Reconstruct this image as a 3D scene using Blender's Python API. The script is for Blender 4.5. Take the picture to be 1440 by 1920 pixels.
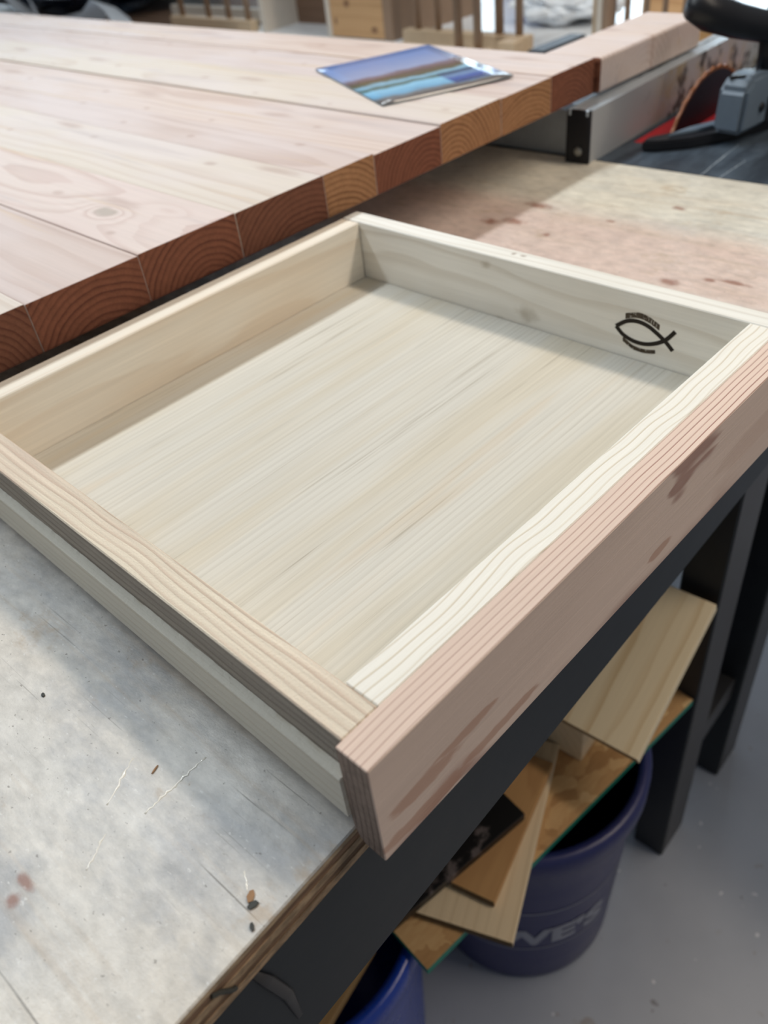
import bpy, bmesh, math, random
from mathutils import Vector, Matrix
random.seed(7)
for o in list(bpy.data.objects): bpy.data.objects.remove(o)
S = bpy.context.scene
COL = S.collection
Z0 = 0.975                      # height of the drawer's top rim above the shop floor; z below is measured from that rim

# ------------------------------------------------------------------ camera
cam = bpy.data.cameras.new('camera'); camo = bpy.data.objects.new('camera', cam); COL.objects.link(camo)
cam.sensor_fit = 'VERTICAL'; cam.sensor_height = 24.0; cam.lens = 1534.15/1920*24.0
cam.clip_start = 0.01; cam.clip_end = 60
camo.matrix_world = Matrix(((0.68364, 0.52220, -0.50984, -0.12292), (-0.72243, 0.38505, -0.57431, -0.17673),
                            (-0.10359, 0.76094, 0.64049, 0.26526+Z0), (0, 0, 0, 1)))
cam.dof.use_dof = True; cam.dof.focus_distance = 0.43; cam.dof.aperture_fstop = 5.2
S.camera = camo
# ------------------------------------------------------------------ light
wd = bpy.data.worlds.new('world'); S.world = wd; wd.use_nodes = True
bg = wd.node_tree.nodes['Background']; bg.inputs[0].default_value = (0.92, 0.96, 1.0, 1); bg.inputs[1].default_value = 0.23
def area(name, loc, target, sx, sy, power, col, xdir):
    l = bpy.data.lights.new(name, 'AREA'); l.shape = 'RECTANGLE'; l.size = sx; l.size_y = sy; l.energy = power; l.color = col
    o = bpy.data.objects.new(name, l); COL.objects.link(o)
    z = (Vector(loc)-Vector(target)).normalized(); x = Vector(xdir); y = z.cross(x).normalized(); x = y.cross(z)
    o.matrix_world = Matrix(((x.x, y.x, z.x, loc[0]), (x.y, y.y, z.y, loc[1]), (x.z, y.z, z.z, loc[2]+Z0), (0, 0, 0, 1)))
    return o
area('ceiling_tube_light', (0.35, 1.30, 1.65), (0.3, 0.2, 0), 2.6, 0.13, 38, (0.87, 0.95, 1.0), (1, 0, 0))
area('ceiling_tube_light', (1.15, -0.65, 1.65), (0.2, 0.0, 0), 2.4, 0.2, 30, (1.0, 0.87, 0.72), (0, 1, 0))
S.view_settings.view_transform = 'Standard'; S.view_settings.look = 'None'; S.view_settings.gamma = 1
S.view_settings.exposure = -0.16; S.view_settings.use_curve_mapping = False

# ------------------------------------------------------------------ node helpers
def srgb(r, g, b):
    f = lambda c: (c/255/12.92) if c/255 <= 0.04045 else ((c/255+0.055)/1.055)**2.4
    return (f(r), f(g), f(b), 1)
class NT:
    def __init__(s, name):
        s.m = bpy.data.materials.new(name); s.m.use_nodes = True; s.t = s.m.node_tree; s.t.nodes.clear()
        s.out = s.t.nodes.new('ShaderNodeOutputMaterial'); s.b = s.t.nodes.new('ShaderNodeBsdfPrincipled')
        s.t.links.new(s.b.outputs[0], s.out.inputs[0])
    def put(s, sock, v):
        if isinstance(v, bpy.types.NodeSocket): s.t.links.new(v, sock)
        elif v is not None: sock.default_value = v
    def math(s, op, a, b=None, c=None, clamp=False):
        n = s.t.nodes.new('ShaderNodeMath'); n.operation = op; n.use_clamp = clamp
        s.put(n.inputs[0], a); s.put(n.inputs[1], b)
        if c is not None: s.put(n.inputs[2], c)
        return n.outputs[0]
    def vm(s, op, a, b=None):
        n = s.t.nodes.new('ShaderNodeVectorMath'); n.operation = op; s.put(n.inputs[0], a); s.put(n.inputs[1], b)
        return n.outputs['Value'] if op in ('LENGTH', 'DOT_PRODUCT') else n.outputs[0]
    def coord(s, k='Object'): return s.t.nodes.new('ShaderNodeTexCoord').outputs[k]
    def rand(s): return s.t.nodes.new('ShaderNodeObjectInfo').outputs['Random']
    def sep(s, v):
        n = s.t.nodes.new('ShaderNodeSeparateXYZ'); s.put(n.inputs[0], v); return n.outputs
    def comb(s, x, y, z):
        n = s.t.nodes.new('ShaderNodeCombineXYZ'); s.put(n.inputs[0], x); s.put(n.inputs[1], y); s.put(n.inputs[2], z); return n.outputs[0]
    def noise(s, vec, sc=(1, 1, 1), detail=3, rough=0.55, off=(0, 0, 0)):
        v = s.vm('ADD', s.vm('MULTIPLY', vec, tuple(sc)), tuple(off))
        n = s.t.nodes.new('ShaderNodeTexNoise'); s.put(n.inputs['Vector'], v); n.inputs['Scale'].default_value = 1
        n.inputs['Detail'].default_value = detail; n.inputs['Roughness'].default_value = rough
        return n.outputs[0]
    def step(s, v, a, b, lo=0.0, hi=1.0):
        n = s.t.nodes.new('ShaderNodeMapRange'); n.interpolation_type = 'SMOOTHSTEP'
        s.put(n.inputs[0], v); n.inputs[1].default_value = a; n.inputs[2].default_value = b
        n.inputs[3].default_value = lo; n.inputs[4].default_value = hi; return n.outputs[0]
    def mix(s, f, a, b, mode='MIX'):
        n = s.t.nodes.new('ShaderNodeMix'); n.data_type = 'RGBA'; n.blend_type = mode
        s.put(n.inputs[0], f); s.put(n.inputs[6], a); s.put(n.inputs[7], b); return n.outputs[2]
    def ramp(s, f, stops):
        n = s.t.nodes.new('ShaderNodeValToRGB'); s.put(n.inputs[0], f); e = n.color_ramp.elements
        while len(e) < len(stops): e.new(0.5)
        for k, (p, c) in enumerate(stops): e[k].position = p; e[k].color = c
        return n.outputs[0]
    def spots(s, p2, lst, soft=0.5, warp=None):
        tot = None
        for (x, y, rx, ry) in lst:
            d = s.vm('MULTIPLY', s.vm('SUBTRACT', p2, (x, y, 0)), (1/rx, 1/ry, 0)); l = s.vm('LENGTH', d)
            if warp is not None: l = s.math('ADD', l, warp)
            m = s.step(l, 1.0, soft, 0, 1); tot = m if tot is None else s.math('MAXIMUM', tot, m)
        return tot
    def done(s, col, rough=0.6, metal=0.0, bump=None, bs=0.3, bd=0.001, spec=0.35):
        s.put(s.b.inputs['Base Color'], col); s.put(s.b.inputs['Roughness'], rough); s.put(s.b.inputs['Metallic'], metal)
        s.b.inputs['Specular IOR Level'].default_value = spec
        if bump is not None:
            n = s.t.nodes.new('ShaderNodeBump'); n.inputs['Strength'].default_value = bs; n.inputs['Distance'].default_value = bd
            s.put(n.inputs['Height'], bump); s.t.links.new(n.outputs[0], s.b.inputs['Normal'])
        return s.m

def wood(name, early, late, grain='X', freq=250, center=(0.0, -0.08), cvar=(0, 0), warp=0.004, along=4.0, across=18,
         line=0.7, sharp=0.55, fiber=0.12, blotch=None, blotch_amt=0.4, rough=0.62, knots=(), knotcol=None, bs=0.25,
         fine=900, dark=1.0, fuzz=0.0, blotch_scale=(9, 3, 9), spec=0.3, marks=(), rknots=0.0, streaks=0.0, swirl=()):
    """3-D growth rings around an axis parallel to the grain: arcs on end faces, stripes and flames on the sides."""
    n = NT(name); c = n.coord(); r = n.rand()
    if dark != 1.0: early = tuple(k*dark for k in early[:3])+(1,); late = tuple(k*dark for k in late[:3])+(1,)
    X, Y, Z = n.sep(c)
    if grain == 'X': g, a, b = X, Y, Z
    else: g, a, b = Y, X, Z
    p = n.comb(a, n.math('ADD', g, n.math('MULTIPLY', r, 7.0)), b)        # grain now along y
    w1 = n.math('MULTIPLY', n.math('SUBTRACT', n.noise(p, (across, along, across), 2, 0.5), 0.5), warp*2)
    w2 = n.math('MULTIPLY', n.math('SUBTRACT', n.noise(p, (across, along, across), 2, 0.5, (5.3, 1.7, 9.1)), 0.5), warp*2)
    cx = n.math('ADD', center[0], n.math('MULTIPLY', n.math('SUBTRACT', r, 0.5), cvar[0]))
    fr = n.math('FRACT', n.math('MULTIPLY', r, 13.7))
    cz = n.math('ADD', center[1], n.math('MULTIPLY', n.math('SUBTRACT', fr, 0.5), cvar[1]))
    dx = n.math('ADD', n.math('SUBTRACT', a, cx), w1); dz = n.math('ADD', n.math('SUBTRACT', b, cz), w2)
    rad = n.math('SQRT', n.math('ADD', n.math('MULTIPLY', dx, dx), n.math('MULTIPLY', dz, dz)))
    wob = n.math('MULTIPLY', n.noise(p, (60, 6, 60), 2), 0.5)
    ph = n.math('ADD', n.math('MULTIPLY', rad, freq), wob)
    for (sx, sy, rx, ry, am) in swirl:
        dl = n.vm('LENGTH', n.vm('MULTIPLY', n.vm('SUBTRACT', n.comb(X, Y, 0), (sx, sy, 0)), (1/rx, 1/ry, 0)))
        ph = n.math('ADD', ph, n.math('DIVIDE', am, n.math('ADD', 1.0, n.math('MULTIPLY', dl, dl))))
    fx = n.math('FRACT', ph)
    ring = n.math('MULTIPLY', n.step(fx, sharp, 0.93), n.step(fx, 1.0, 0.94))
    fl = n.math('SUBTRACT', ph, fx)                                       # every ring its own depth of colour
    rv = n.math('FRACT', n.math('MULTIPLY', n.math('SINE', n.math('MULTIPLY', fl, 12.9)), 43.7))
    ring = n.math('MULTIPLY', ring, n.math('ADD', 0.45, n.math('MULTIPLY', rv, 0.55)))
    col = n.mix(n.math('MULTIPLY', ring, line), early, late)
    if blotch is not None:
        col = n.mix(n.math('MULTIPLY', n.step(n.noise(p, blotch_scale, 3, 0.6, (3, 8, 1)), 0.42, 0.66), blotch_amt), col, blotch)
    f1 = n.noise(p, (fine, 14, fine), 2, 0.6); f2 = n.noise(p, (fine*0.3, 5, fine*0.3), 2, 0.6, (9, 2, 4))
    fib = n.math('ADD', n.math('MULTIPLY', f1, 0.5), n.math('MULTIPLY', f2, 0.5))
    v = n.math('ADD', 1.0, n.math('MULTIPLY', n.math('SUBTRACT', fib, 0.5), fiber*4))
    col = n.mix(1.0, col, n.comb(v, v, v), 'MULTIPLY')
    if knots:
        km = n.spots(n.comb(X, Y, 0), knots, 0.35, n.math('MULTIPLY', n.math('SUBTRACT', n.noise(c, (90, 90, 90), 2), 0.5), 0.7))
        col = n.mix(n.math('MULTIPLY', km, 0.75), col, knotcol or late)
    for (plane, lst, mc, amt, soft, wsc, wam) in marks:
        pp = {'XY': (X, Y), 'XZ': (X, Z), 'YZ': (Y, Z)}[plane]
        mm = n.spots(n.comb(pp[0], pp[1], 0), lst, soft, n.math('MULTIPLY', n.math('SUBTRACT', n.noise(c, wsc, 3, 0.6), 0.5), wam))
        col = n.mix(n.math('MULTIPLY', mm, amt), col, mc)
    if streaks:
        sk = n.math('MULTIPLY', n.step(n.noise(p, (520, 7, 520), 3, 0.6, (3, 3, 8)), 0.58, 0.70), n.step(n.noise(p, (30, 5, 30), 3, 0.6, (1, 4, 8)), 0.42, 0.60))
        col = n.mix(n.math('MULTIPLY', sk, streaks), col, late)
        tn = n.step(n.noise(p, (34, 2.4, 34), 3, 0.6, (8, 2, 5)), 0.60, 0.70); col = n.mix(n.math('MULTIPLY', tn, streaks*0.4), col, srgb(204, 180, 146))
    if rknots:
        gy = n.math('SUBTRACT', n.math('PINGPONG', n.math('ADD', g, n.math('MULTIPLY', r, 5.3)), 0.31), 0.155)
        kw = n.math('MULTIPLY', n.math('SUBTRACT', n.noise(c, (70, 25, 70), 3), 0.5), 1.0)
        p2 = n.comb(n.math('ADD', a, n.math('MULTIPLY', n.math('SUBTRACT', fr, 0.5), 0.05)), gy, 0)
        col = n.mix(n.math('MULTIPLY', n.spots(p2, [(0.01, 0.05, 0.006, 0.011), (-0.02, -0.09, 0.005, 0.008), (0.025, -0.03, 0.010, 0.045)], 0.2, kw), rknots), col, srgb(158, 122, 108))
        col = n.mix(n.math('MULTIPLY', n.step(n.noise(p, (40, 2.2, 40), 4, 0.65, (2, 5, 2)), 0.56, 0.72), 0.55), col, srgb(186, 172, 170))
        col = n.mix(n.math('MULTIPLY', n.step(n.noise(p, (55, 1.6, 55), 3, 0.6, (7, 1, 3)), 0.60, 0.70), 0.5), col, srgb(206, 178, 140))
    h = n.math('ADD', n.math('MULTIPLY', ring, 0.35), fib)
    if fuzz: h = n.math('ADD', h, n.math('MULTIPLY', n.noise(c, (700, 700, 700), 3, 0.7), fuzz))
    return n.done(col, rough, bump=h, bs=bs, bd=0.0012, spec=spec)

def plain(name, col, rough=0.5, metal=0.0, var=0.15, sc=40, bs=0.0, spec=0.35):
    n = NT(name); c = n.coord(); k = n.noise(c, (sc, sc, sc), 4, 0.6)
    v = n.math('ADD', 1.0, n.math('MULTIPLY', n.math('SUBTRACT', k, 0.5), var*2))
    col = n.mix(1.0, col, n.comb(v, v, v), 'MULTIPLY')
    return n.done(col, n.math('ADD', rough-0.05, n.math('MULTIPLY', k, 0.1)), metal, k if bs else None, bs, 0.001, spec)

# ------------------------------------------------------------------ mesh helpers
def finish(name, bm, mats, parent=None, loc=(0, 0, 0), rotz=0.0, smooth=False):
    me = bpy.data.meshes.new(name); bm.normal_update(); bm.to_mesh(me); bm.free()
    for m in (mats if isinstance(mats, (list, tuple)) else [mats]): me.materials.append(m)
    if smooth:
        for p in me.polygons: p.use_smooth = True
    o = bpy.data.objects.new(name, me); COL.objects.link(o)
    o.location = loc; o.rotation_euler = (0, 0, rotz)
    if parent is not None:
        o.parent = parent
    return o
def empty(name, loc=(0, 0, 0), rotz=0.0):
    o = bpy.data.objects.new(name, None); COL.objects.link(o); o.location = (loc[0], loc[1], loc[2]+Z0); o.rotation_euler = (0, 0, rotz)
    o.empty_display_size = 0.05
    return o
def tag(o, label=None, cat=None, group=None, kind=None):
    if label: o['label'] = label
    if cat: o['category'] = cat
    if group: o['group'] = group
    if kind: o['kind'] = kind
    return o
def bx_bm(bm, x0, x1, y0, y1, z0, z1, bev=0.0, seg=1, endax=None):
    vs = [bm.verts.new(p) for p in ((x0, y0, z0), (x1, y0, z0), (x1, y1, z0), (x0, y1, z0), (x0, y0, z1), (x1, y0, z1), (x1, y1, z1), (x0, y1, z1))]
    fs = [bm.faces.new([vs[i] for i in q]) for q in ((0, 3, 2, 1), (4, 5, 6, 7), (0, 1, 5, 4), (1, 2, 6, 5), (2, 3, 7, 6), (3, 0, 4, 7))]
    if bev:
        es = list({e for f in fs for e in f.edges})
        bmesh.ops.bevel(bm, geom=es, offset=bev, segments=seg, affect='EDGES', profile=0.6)
    if endax is not None:
        bm.normal_update()
        for f in bm.faces:
            if abs(f.normal[endax]) > 0.3: f.material_index = 1
    return bm
def box(name, x0, x1, y0, y1, z0, z1, mats, parent=None, bev=0.0006, seg=1, endax=None, rotz=0.0):
    """axis-aligned box given in the parent's frame (or the world, z from the drawer rim, when it has no parent)"""
    c = ((x0+x1)/2, (y0+y1)/2, (z0+z1)/2)
    bm = bx_bm(bmesh.new(), x0-c[0], x1-c[0], y0-c[1], y1-c[1], z0-c[2], z1-c[2], bev, seg, endax)
    return finish(name, bm, mats, parent, (c[0], c[1], c[2]+(0 if parent is not None else Z0)), rotz)
def tube_bm(bm, pts, rad, n=8, cap=True):
    pts = [Vector(p) for p in pts]; rs = rad if isinstance(rad, (list, tuple)) else [rad]*len(pts); rings = []
    up = Vector((0, 0, 1))
    for i, p in enumerate(pts):
        t = (pts[min(i+1, len(pts)-1)]-pts[max(i-1, 0)]).normalized()
        a = t.cross(up if abs(t.dot(up)) < 0.95 else Vector((1, 0, 0))).normalized(); b = t.cross(a)
        rings.append([bm.verts.new(p+(a*math.cos(2*math.pi*k/n)+b*math.sin(2*math.pi*k/n))*rs[i]) for k in range(n)])
    for r0, r1 in zip(rings, rings[1:]):
        for k in range(n): bm.faces.new((r0[k], r0[(k+1) % n], r1[(k+1) % n], r1[k]))
    if cap: bm.faces.new(rings[0][::-1]); bm.faces.new(rings[-1])
    bmesh.ops.recalc_face_normals(bm, faces=bm.faces)
    return bm
def lathe_bm(bm, prof, n=48):
    rings = [[bm.verts.new((r*math.cos(2*math.pi*k/n), r*math.sin(2*math.pi*k/n), z)) for k in range(n)] for r, z in prof]
    for r0, r1 in zip(rings, rings[1:]):
        for k in range(n): bm.faces.new((r0[k], r0[(k+1) % n], r1[(k+1) % n], r1[k]))
    return bm
def prism_bm(bm, poly, h, axis='z', bev=0.0):
    """extrude a polygon (list of 2-D points) by h along +axis"""
    f3 = {'z': lambda p, t: (p[0], p[1], t), 'x': lambda p, t: (t, p[0], p[1]), 'y': lambda p, t: (p[0], t, p[1])}[axis]
    a = [bm.verts.new(f3(p, 0)) for p in poly]; b = [bm.verts.new(f3(p, h)) for p in poly]; k = len(poly)
    fs = [bm.faces.new(a[::-1]), bm.faces.new(b)]+[bm.faces.new((a[i], a[(i+1) % k], b[(i+1) % k], b[i])) for i in range(k)]
    bmesh.ops.recalc_face_normals(bm, faces=fs)
    if bev: bmesh.ops.bevel(bm, geom=list({e for f in fs for e in f.edges}), offset=bev, segments=2, affect='EDGES')
    return bm
def ribbon_bm(bm, pts, w, x, th):
    """flat band of width w along points (y, z) lying on a plane of constant x, raised by th towards -x"""
    pts = [Vector(p) for p in pts]; A, B = [], []
    for i, p in enumerate(pts):
        t = (pts[min(i+1, len(pts)-1)]-pts[max(i-1, 0)]).normalized(); q = Vector((-t.y, t.x))*(w/2)
        A.append(p+q); B.append(p-q)
    poly = A+B[::-1]
    fr = [[bm.verts.new((xx, v.x, v.y)) for v in poly] for xx in (x, x-th)]; n = len(poly)
    m = len(pts)
    for i in range(m-1): bm.faces.new((fr[1][i], fr[1][i+1], fr[1][n-2-i], fr[1][n-1-i]))
    for i in range(n): bm.faces.new((fr[0][i], fr[0][(i+1) % n], fr[1][(i+1) % n], fr[1][i]))
    bmesh.ops.recalc_face_normals(bm, faces=bm.faces)
    return bm

# ------------------------------------------------------------------ materials
M = {}
M['side_left'] = wood('rough_sawn_pine', srgb(228, 216, 196), srgb(168, 134, 114), 'Y', 300, (0.10, -0.06), warp=0.009, along=5, across=10, line=0.55,
                      sharp=0.40, fiber=0.16, blotch=srgb(206, 182, 166), blotch_amt=0.6, bs=0.45, fuzz=1.2, rough=0.8)
M['side_right'] = wood('pale_pine_side', srgb(238, 236, 229), srgb(196, 186, 170), 'Y', 150, (0.10, -0.03), warp=0.012, along=3, across=10, line=0.45,
                       fiber=0.07, blotch=srgb(214, 206, 192), blotch_amt=0.45, bs=0.15,
                       marks=[('YZ', [(0.0345, 0.022, 0.007, 0.005), (0.022, -0.022, 0.008, 0.004), (-0.004, -0.010, 0.016, 0.010)], srgb(150, 136, 112), 0.5, 0.1, (60, 60, 60), 1.4),
                              ('XY', [(0.003, 0.0165, 0.0035, 0.003), (0.003, 0.0075, 0.003, 0.004)], srgb(150, 130, 112), 0.7, 0.1, (300, 300, 300), 0.8)])
M['back'] = wood('honey_pine_back', srgb(240, 232, 218), srgb(206, 180, 150), 'X', 120, (0.12, -0.02), warp=0.01, along=3, across=10, line=0.4,
                 fiber=0.08, blotch=srgb(230, 210, 184), blotch_amt=0.5, bs=0.15)
M['front'] = wood('white_pine_strip', srgb(238, 234, 224), srgb(190, 170, 136), 'X', 210, (0.06, 0.03), warp=0.014, along=7, across=6, line=0.6,
                  sharp=0.66, fiber=0.05, bs=0.3)
M['face'] = wood('fir_face', srgb(226, 202, 186), srgb(140, 86, 72), 'X', 300, (0.9005, 0.033), warp=0.0022, along=9, across=10, line=1.0,
                 sharp=0.66, fiber=0.07, blotch=srgb(208, 186, 172), blotch_amt=0.5, bs=0.3,
                 marks=[('XZ', [(-0.178, -0.0075, 0.024, 0.0062), (-0.150, -0.002, 0.022, 0.0042), (-0.180, -0.0265, 0.034, 0.0060), (-0.125, -0.0240, 0.034, 0.0042), (0.016, -0.0195, 0.015, 0.0042)],
                         srgb(178, 132, 108), 0.62, 0.66, (30, 110, 110), 1.7), ('XZ', [(0.135, -0.004, 0.062, 0.0115)], srgb(190, 158, 138), 0.25, 0.8, (20, 90, 90), 0.9),
                        ('XZ', [(0.140, -0.003, 0.050, 0.0075)], srgb(216, 190, 174), 0.7, 0.8, (20, 90, 90), 0.9)])
M['face_end'] = wood('fir_end_grain', srgb(142, 126, 116), srgb(98, 82, 74), 'X', 300, (0.9005, 0.033), warp=0.0032, along=9, across=10, line=0.8, fiber=0.3,
                     fine=350, bs=0.6, rough=0.85)
M['side_outer'] = wood('weathered_sawn_face', srgb(168, 160, 150), srgb(118, 110, 102), 'Y', 300, (0.10, -0.06), warp=0.006, along=6, across=10, line=0.6, fiber=0.2, fine=300, bs=1.0, fuzz=1.2, rough=0.9)
M['runner'] = wood('pale_runner', srgb(218, 214, 202), srgb(196, 186, 166), 'Y', 160, (0.03, -0.1), warp=0.004, line=0.4, fiber=0.06, bs=0.6, fuzz=0.8, rough=0.8)
M['panel'] = wood('veneer_panel', srgb(210, 206, 196), srgb(150, 140, 122), 'X', 230, (0.9, -0.2), warp=0.008, along=0.9, across=24, line=0.2, sharp=0.3,
                  fiber=0.085, blotch=srgb(200, 188, 164), blotch_amt=0.5, bs=0.05, fine=900, blotch_scale=(26, 2.0, 9), streaks=0.6)
FIR = [((212, 194, 184), (176, 142, 126)), ((214, 202, 190), (184, 158, 138)), ((206, 188, 180), (168, 136, 122))]
for i, (a, b) in enumerate(FIR):
    kn = {0: (), 1: (), 2: ()}[i]
    M['slab%d' % i] = wood('construction_lumber', srgb(*a), srgb(*b), 'Y', 130, (0.0, -0.05), (0.07, 0.06), warp=0.012, along=2.4, across=9, line=0.42, sharp=0.45,
                           fiber=0.07, blotch=srgb(214, 202, 200), blotch_amt=0.6, bs=0.1, rough=0.6, spec=0.25, rknots=0.4)
    M['slab_end%d' % i] = wood('lumber_end_grain', srgb(*[(128, 80, 60), (166, 122, 86), (118, 76, 58)][i]), srgb(*[(88, 48, 36), (112, 72, 46), (84, 46, 34)][i]),
                               'Y', 200, (0.0, -0.05), (0.07, 0.06), warp=0.004, along=2.4, across=12, line=0.85, sharp=0.35, fiber=0.2, fine=500, bs=0.4, rough=0.85)
M['slab_knot'] = wood('construction_lumber_knotty', srgb(216, 200, 192), srgb(176, 140, 128), 'Y', 120, (0.015, -0.045), warp=0.014, along=3.5, across=12, line=0.45, sharp=0.4,
                      fiber=0.07, blotch=srgb(216, 196, 190), blotch_amt=0.5, bs=0.1, rough=0.6, spec=0.25, rknots=0.35,
                      swirl=[(-0.008, -0.790, 0.016, 0.030, 5.0), (0.022, -0.845, 0.010, 0.030, 2.0)],
                      knots=[(-0.008, -0.790, 0.010, 0.020)], knotcol=srgb(168, 156, 144))
M['offcut'] = wood('yellow_pine_offcut', srgb(240, 222, 188), srgb(204, 170, 118), 'X', 42, (0.20, 0.02), warp=0.012, along=4, line=0.6, fiber=0.06, bs=0.1)
M['offcut_end'] = wood('offcut_end_grain', srgb(150, 122, 90), srgb(110, 84, 58), 'X', 200, (0.08, -0.01), line=0.6, fiber=0.2, fine=300)
M['thinpine'] = wood('thin_pine', srgb(222, 202, 170), srgb(192, 166, 130), 'X', 90, (0.08, -0.02), warp=0.006, along=3, line=0.35, fiber=0.06, bs=0.1)
M['plyscrap'] = wood('orange_plywood', srgb(188, 146, 98), srgb(156, 112, 70), 'X', 60, (0.02, -0.08), warp=0.02, along=6, line=0.5, fiber=0.08, bs=0.1)
M['brownwood'] = wood('brown_plank', srgb(150, 122, 84), srgb(118, 92, 60), 'X', 90, (0.08, -0.02), warp=0.006, along=3, line=0.4, fiber=0.1)
M['ply_edge_dark'] = plain('dark_sawn_edge', srgb(96, 78, 54), 0.85, var=0.3, sc=200)
M['backpine'] = wood('knotty_pine_panel', srgb(214, 172, 126), srgb(170, 118, 76), 'Y', 40, (0.0, -0.2), warp=0.03, along=2, across=5, line=0.5, fiber=0.06,
                      marks=[('YZ', [(-0.06, -0.205, 0.016, 0.010), (0.03, -0.150, 0.014, 0.012), (0.075, -0.19, 0.008, 0.012)], srgb(110, 74, 54), 0.8, 0.2, (40, 40, 40), 0.8)])
M['backdark'] = wood('dark_wood_and_bay_shade', srgb(122, 96, 78), srgb(78, 58, 46), 'Y', 40, (0.0, -0.2), warp=0.03, along=2, across=5, line=0.5, fiber=0.06)  # dark table wood; also puts shade into the cabinet bay's colour
M['dowel'] = plain('dowel_wood', srgb(158, 132, 110), 0.6, var=0.12)
M['palewood'] = plain('pale_edge_wood', srgb(222, 212, 198), 0.6, var=0.08)
M['rail'] = plain('rail_wood', srgb(204, 180, 150), 0.6, var=0.12)
M['black'] = plain('black_paint', srgb(34, 38, 42), 0.45, var=0.35, sc=30, bs=0.15)
M['blackend'] = plain('black_plastic', srgb(26, 27, 32), 0.4, var=0.2)
M['gunmetal'] = plain('dark_steel', srgb(70, 68, 68), 0.4, 0.3, var=0.25, sc=15)
M['white'] = plain('white_laminate', srgb(236, 238, 240), 0.25, var=0.04)
M['red'] = plain('red_insert', srgb(186, 36, 46), 0.45, var=0.12)
M['alu'] = plain('aluminium', srgb(188, 198, 206), 0.38, 0.55, var=0.12, sc=60)
M['greyplastic'] = plain('blue_grey_plastic', srgb(106, 120, 134), 0.45, var=0.15)
M['orange'] = plain('orange_blade_rim', srgb(142, 86, 50), 0.5, var=0.2)
M['blade'] = plain('dark_blade', srgb(44, 26, 32), 0.35, 0.3, var=0.2)
M['screw'] = plain('zinc_screw', srgb(150, 150, 146), 0.35, 0.8, var=0.2)
M['bucket'] = plain('blue_bucket_plastic', srgb(36, 40, 90), 0.38, var=0.1, spec=0.5)
M['bucket2'] = plain('bright_blue_bucket_plastic', srgb(20, 58, 158), 0.28, var=0.1, spec=0.6)
M['lettering'] = plain('faded_white_print', srgb(150, 152, 164), 0.6, var=0.2)
M['teal'] = plain('teal_edge_paint', srgb(40, 126, 108), 0.55, var=0.2)
M['brand'] = plain('scorched_brand', srgb(40, 34, 28), 0.9, var=0.4, sc=300)
M['brand_soft'] = plain('scorched_brand_soft', srgb(78, 68, 56), 0.9, var=0.5, sc=600)
M['chip'] = plain('wood_chip', srgb(160, 124, 92), 0.8, var=0.3, sc=300)
M['darkchip'] = plain('dark_chip', srgb(62, 62, 58), 0.6, var=0.4, sc=300)
M['bluetape'] = plain('blue_tape', srgb(70, 110, 220), 0.5, var=0.05)
M['navy'] = plain('navy_tarp', srgb(30, 46, 66), 0.35, var=0.4, sc=12, spec=0.6)
M['wall'] = plain('painted_wall', srgb(196, 200, 204), 0.8, var=0.06, sc=3)
M['tarpgreen'] = plain('dark_green_netting', srgb(34, 58, 54), 0.7, var=0.8, sc=25)

# glue, film
n = NT('dried_glue')
M['glue'] = n.done(srgb(234, 230, 220), 0.1, spec=0.9)
n = NT('clear_film'); c = n.coord(); k = n.noise(c, (14, 14, 14), 4, 0.6)
M['film'] = n.done(srgb(240, 246, 252), 0.4, bump=k, bs=0.2, bd=0.01, spec=0.5)

# worn plywood bench top
n = NT('worn_plywood_top'); c = n.coord(); X, Y, Z = n.sep(c)
base = n.ramp(n.noise(c, (5, 3, 5), 4, 0.6), [(0.30, srgb(204, 205, 204)), (0.5, srgb(210, 206, 199)), (0.7, srgb(218, 207, 190))])
grey = n.step(n.noise(c, (16, 8, 16), 6, 0.68, (4, 2, 0)), 0.44, 0.68)
base = n.mix(n.math('MULTIPLY', grey, 0.75), base, srgb(158, 161, 166))
ux = n.math('ADD', X, n.math('MULTIPLY', n.math('SUBTRACT', n.noise(c, (9, 4, 9), 3), 0.5), 0.06))
pink = n.math('MULTIPLY', n.step(ux, 0.475, 0.53), n.step(ux, 0.665, 0.62))
base = n.mix(n.math('MULTIPLY', pink, 0.7), base, n.mix(n.noise(c, (30, 9, 30), 4, 0.6), srgb(200, 162, 144), srgb(222, 196, 180)))
cream = n.math('MULTIPLY', n.step(ux, 0.60, 0.68), 0.6)
base = n.mix(cream, base, srgb(216, 208, 188))
streak = n.noise(c, (70, 3, 70), 4, 0.65, (1, 7, 3))
base = n.mix(n.math('MULTIPLY', n.step(streak, 0.52, 0.74), 0.55), base, srgb(184, 164, 140))
mid = n.noise(c, (130, 60, 130), 6, 0.72, (2, 2, 2)); mv = n.math('ADD', 1.0, n.math('MULTIPLY', n.math('SUBTRACT', mid, 0.5), 0.95))
base = n.mix(1.0, base, n.comb(mv, mv, mv), 'MULTIPLY')
lines = n.math('MULTIPLY', n.step(n.noise(c, (420, 7, 420), 2, 0.5), 0.64, 0.72), n.step(n.noise(c, (14, 14, 14), 2, 0.5, (8, 8, 8)), 0.46, 0.60))
base = n.mix(n.math('MULTIPLY', lines, 0.65), base, srgb(104, 98, 90))
sp = n.step(n.noise(c, (420, 260, 420), 3, 0.6), 0.66, 0.72)
base = n.mix(n.math('MULTIPLY', sp, 0.6), base, srgb(100, 92, 84))
sp2 = n.step(n.noise(c, (500, 200, 500), 3, 0.6, (9, 9, 1)), 0.64, 0.72)
base = n.mix(n.math('MULTIPLY', sp2, 0.5), base, srgb(228, 228, 226))
stain = n.step(n.noise(c, (26, 16, 26), 5, 0.7, (6, 1, 0)), 0.58, 0.70)
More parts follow.
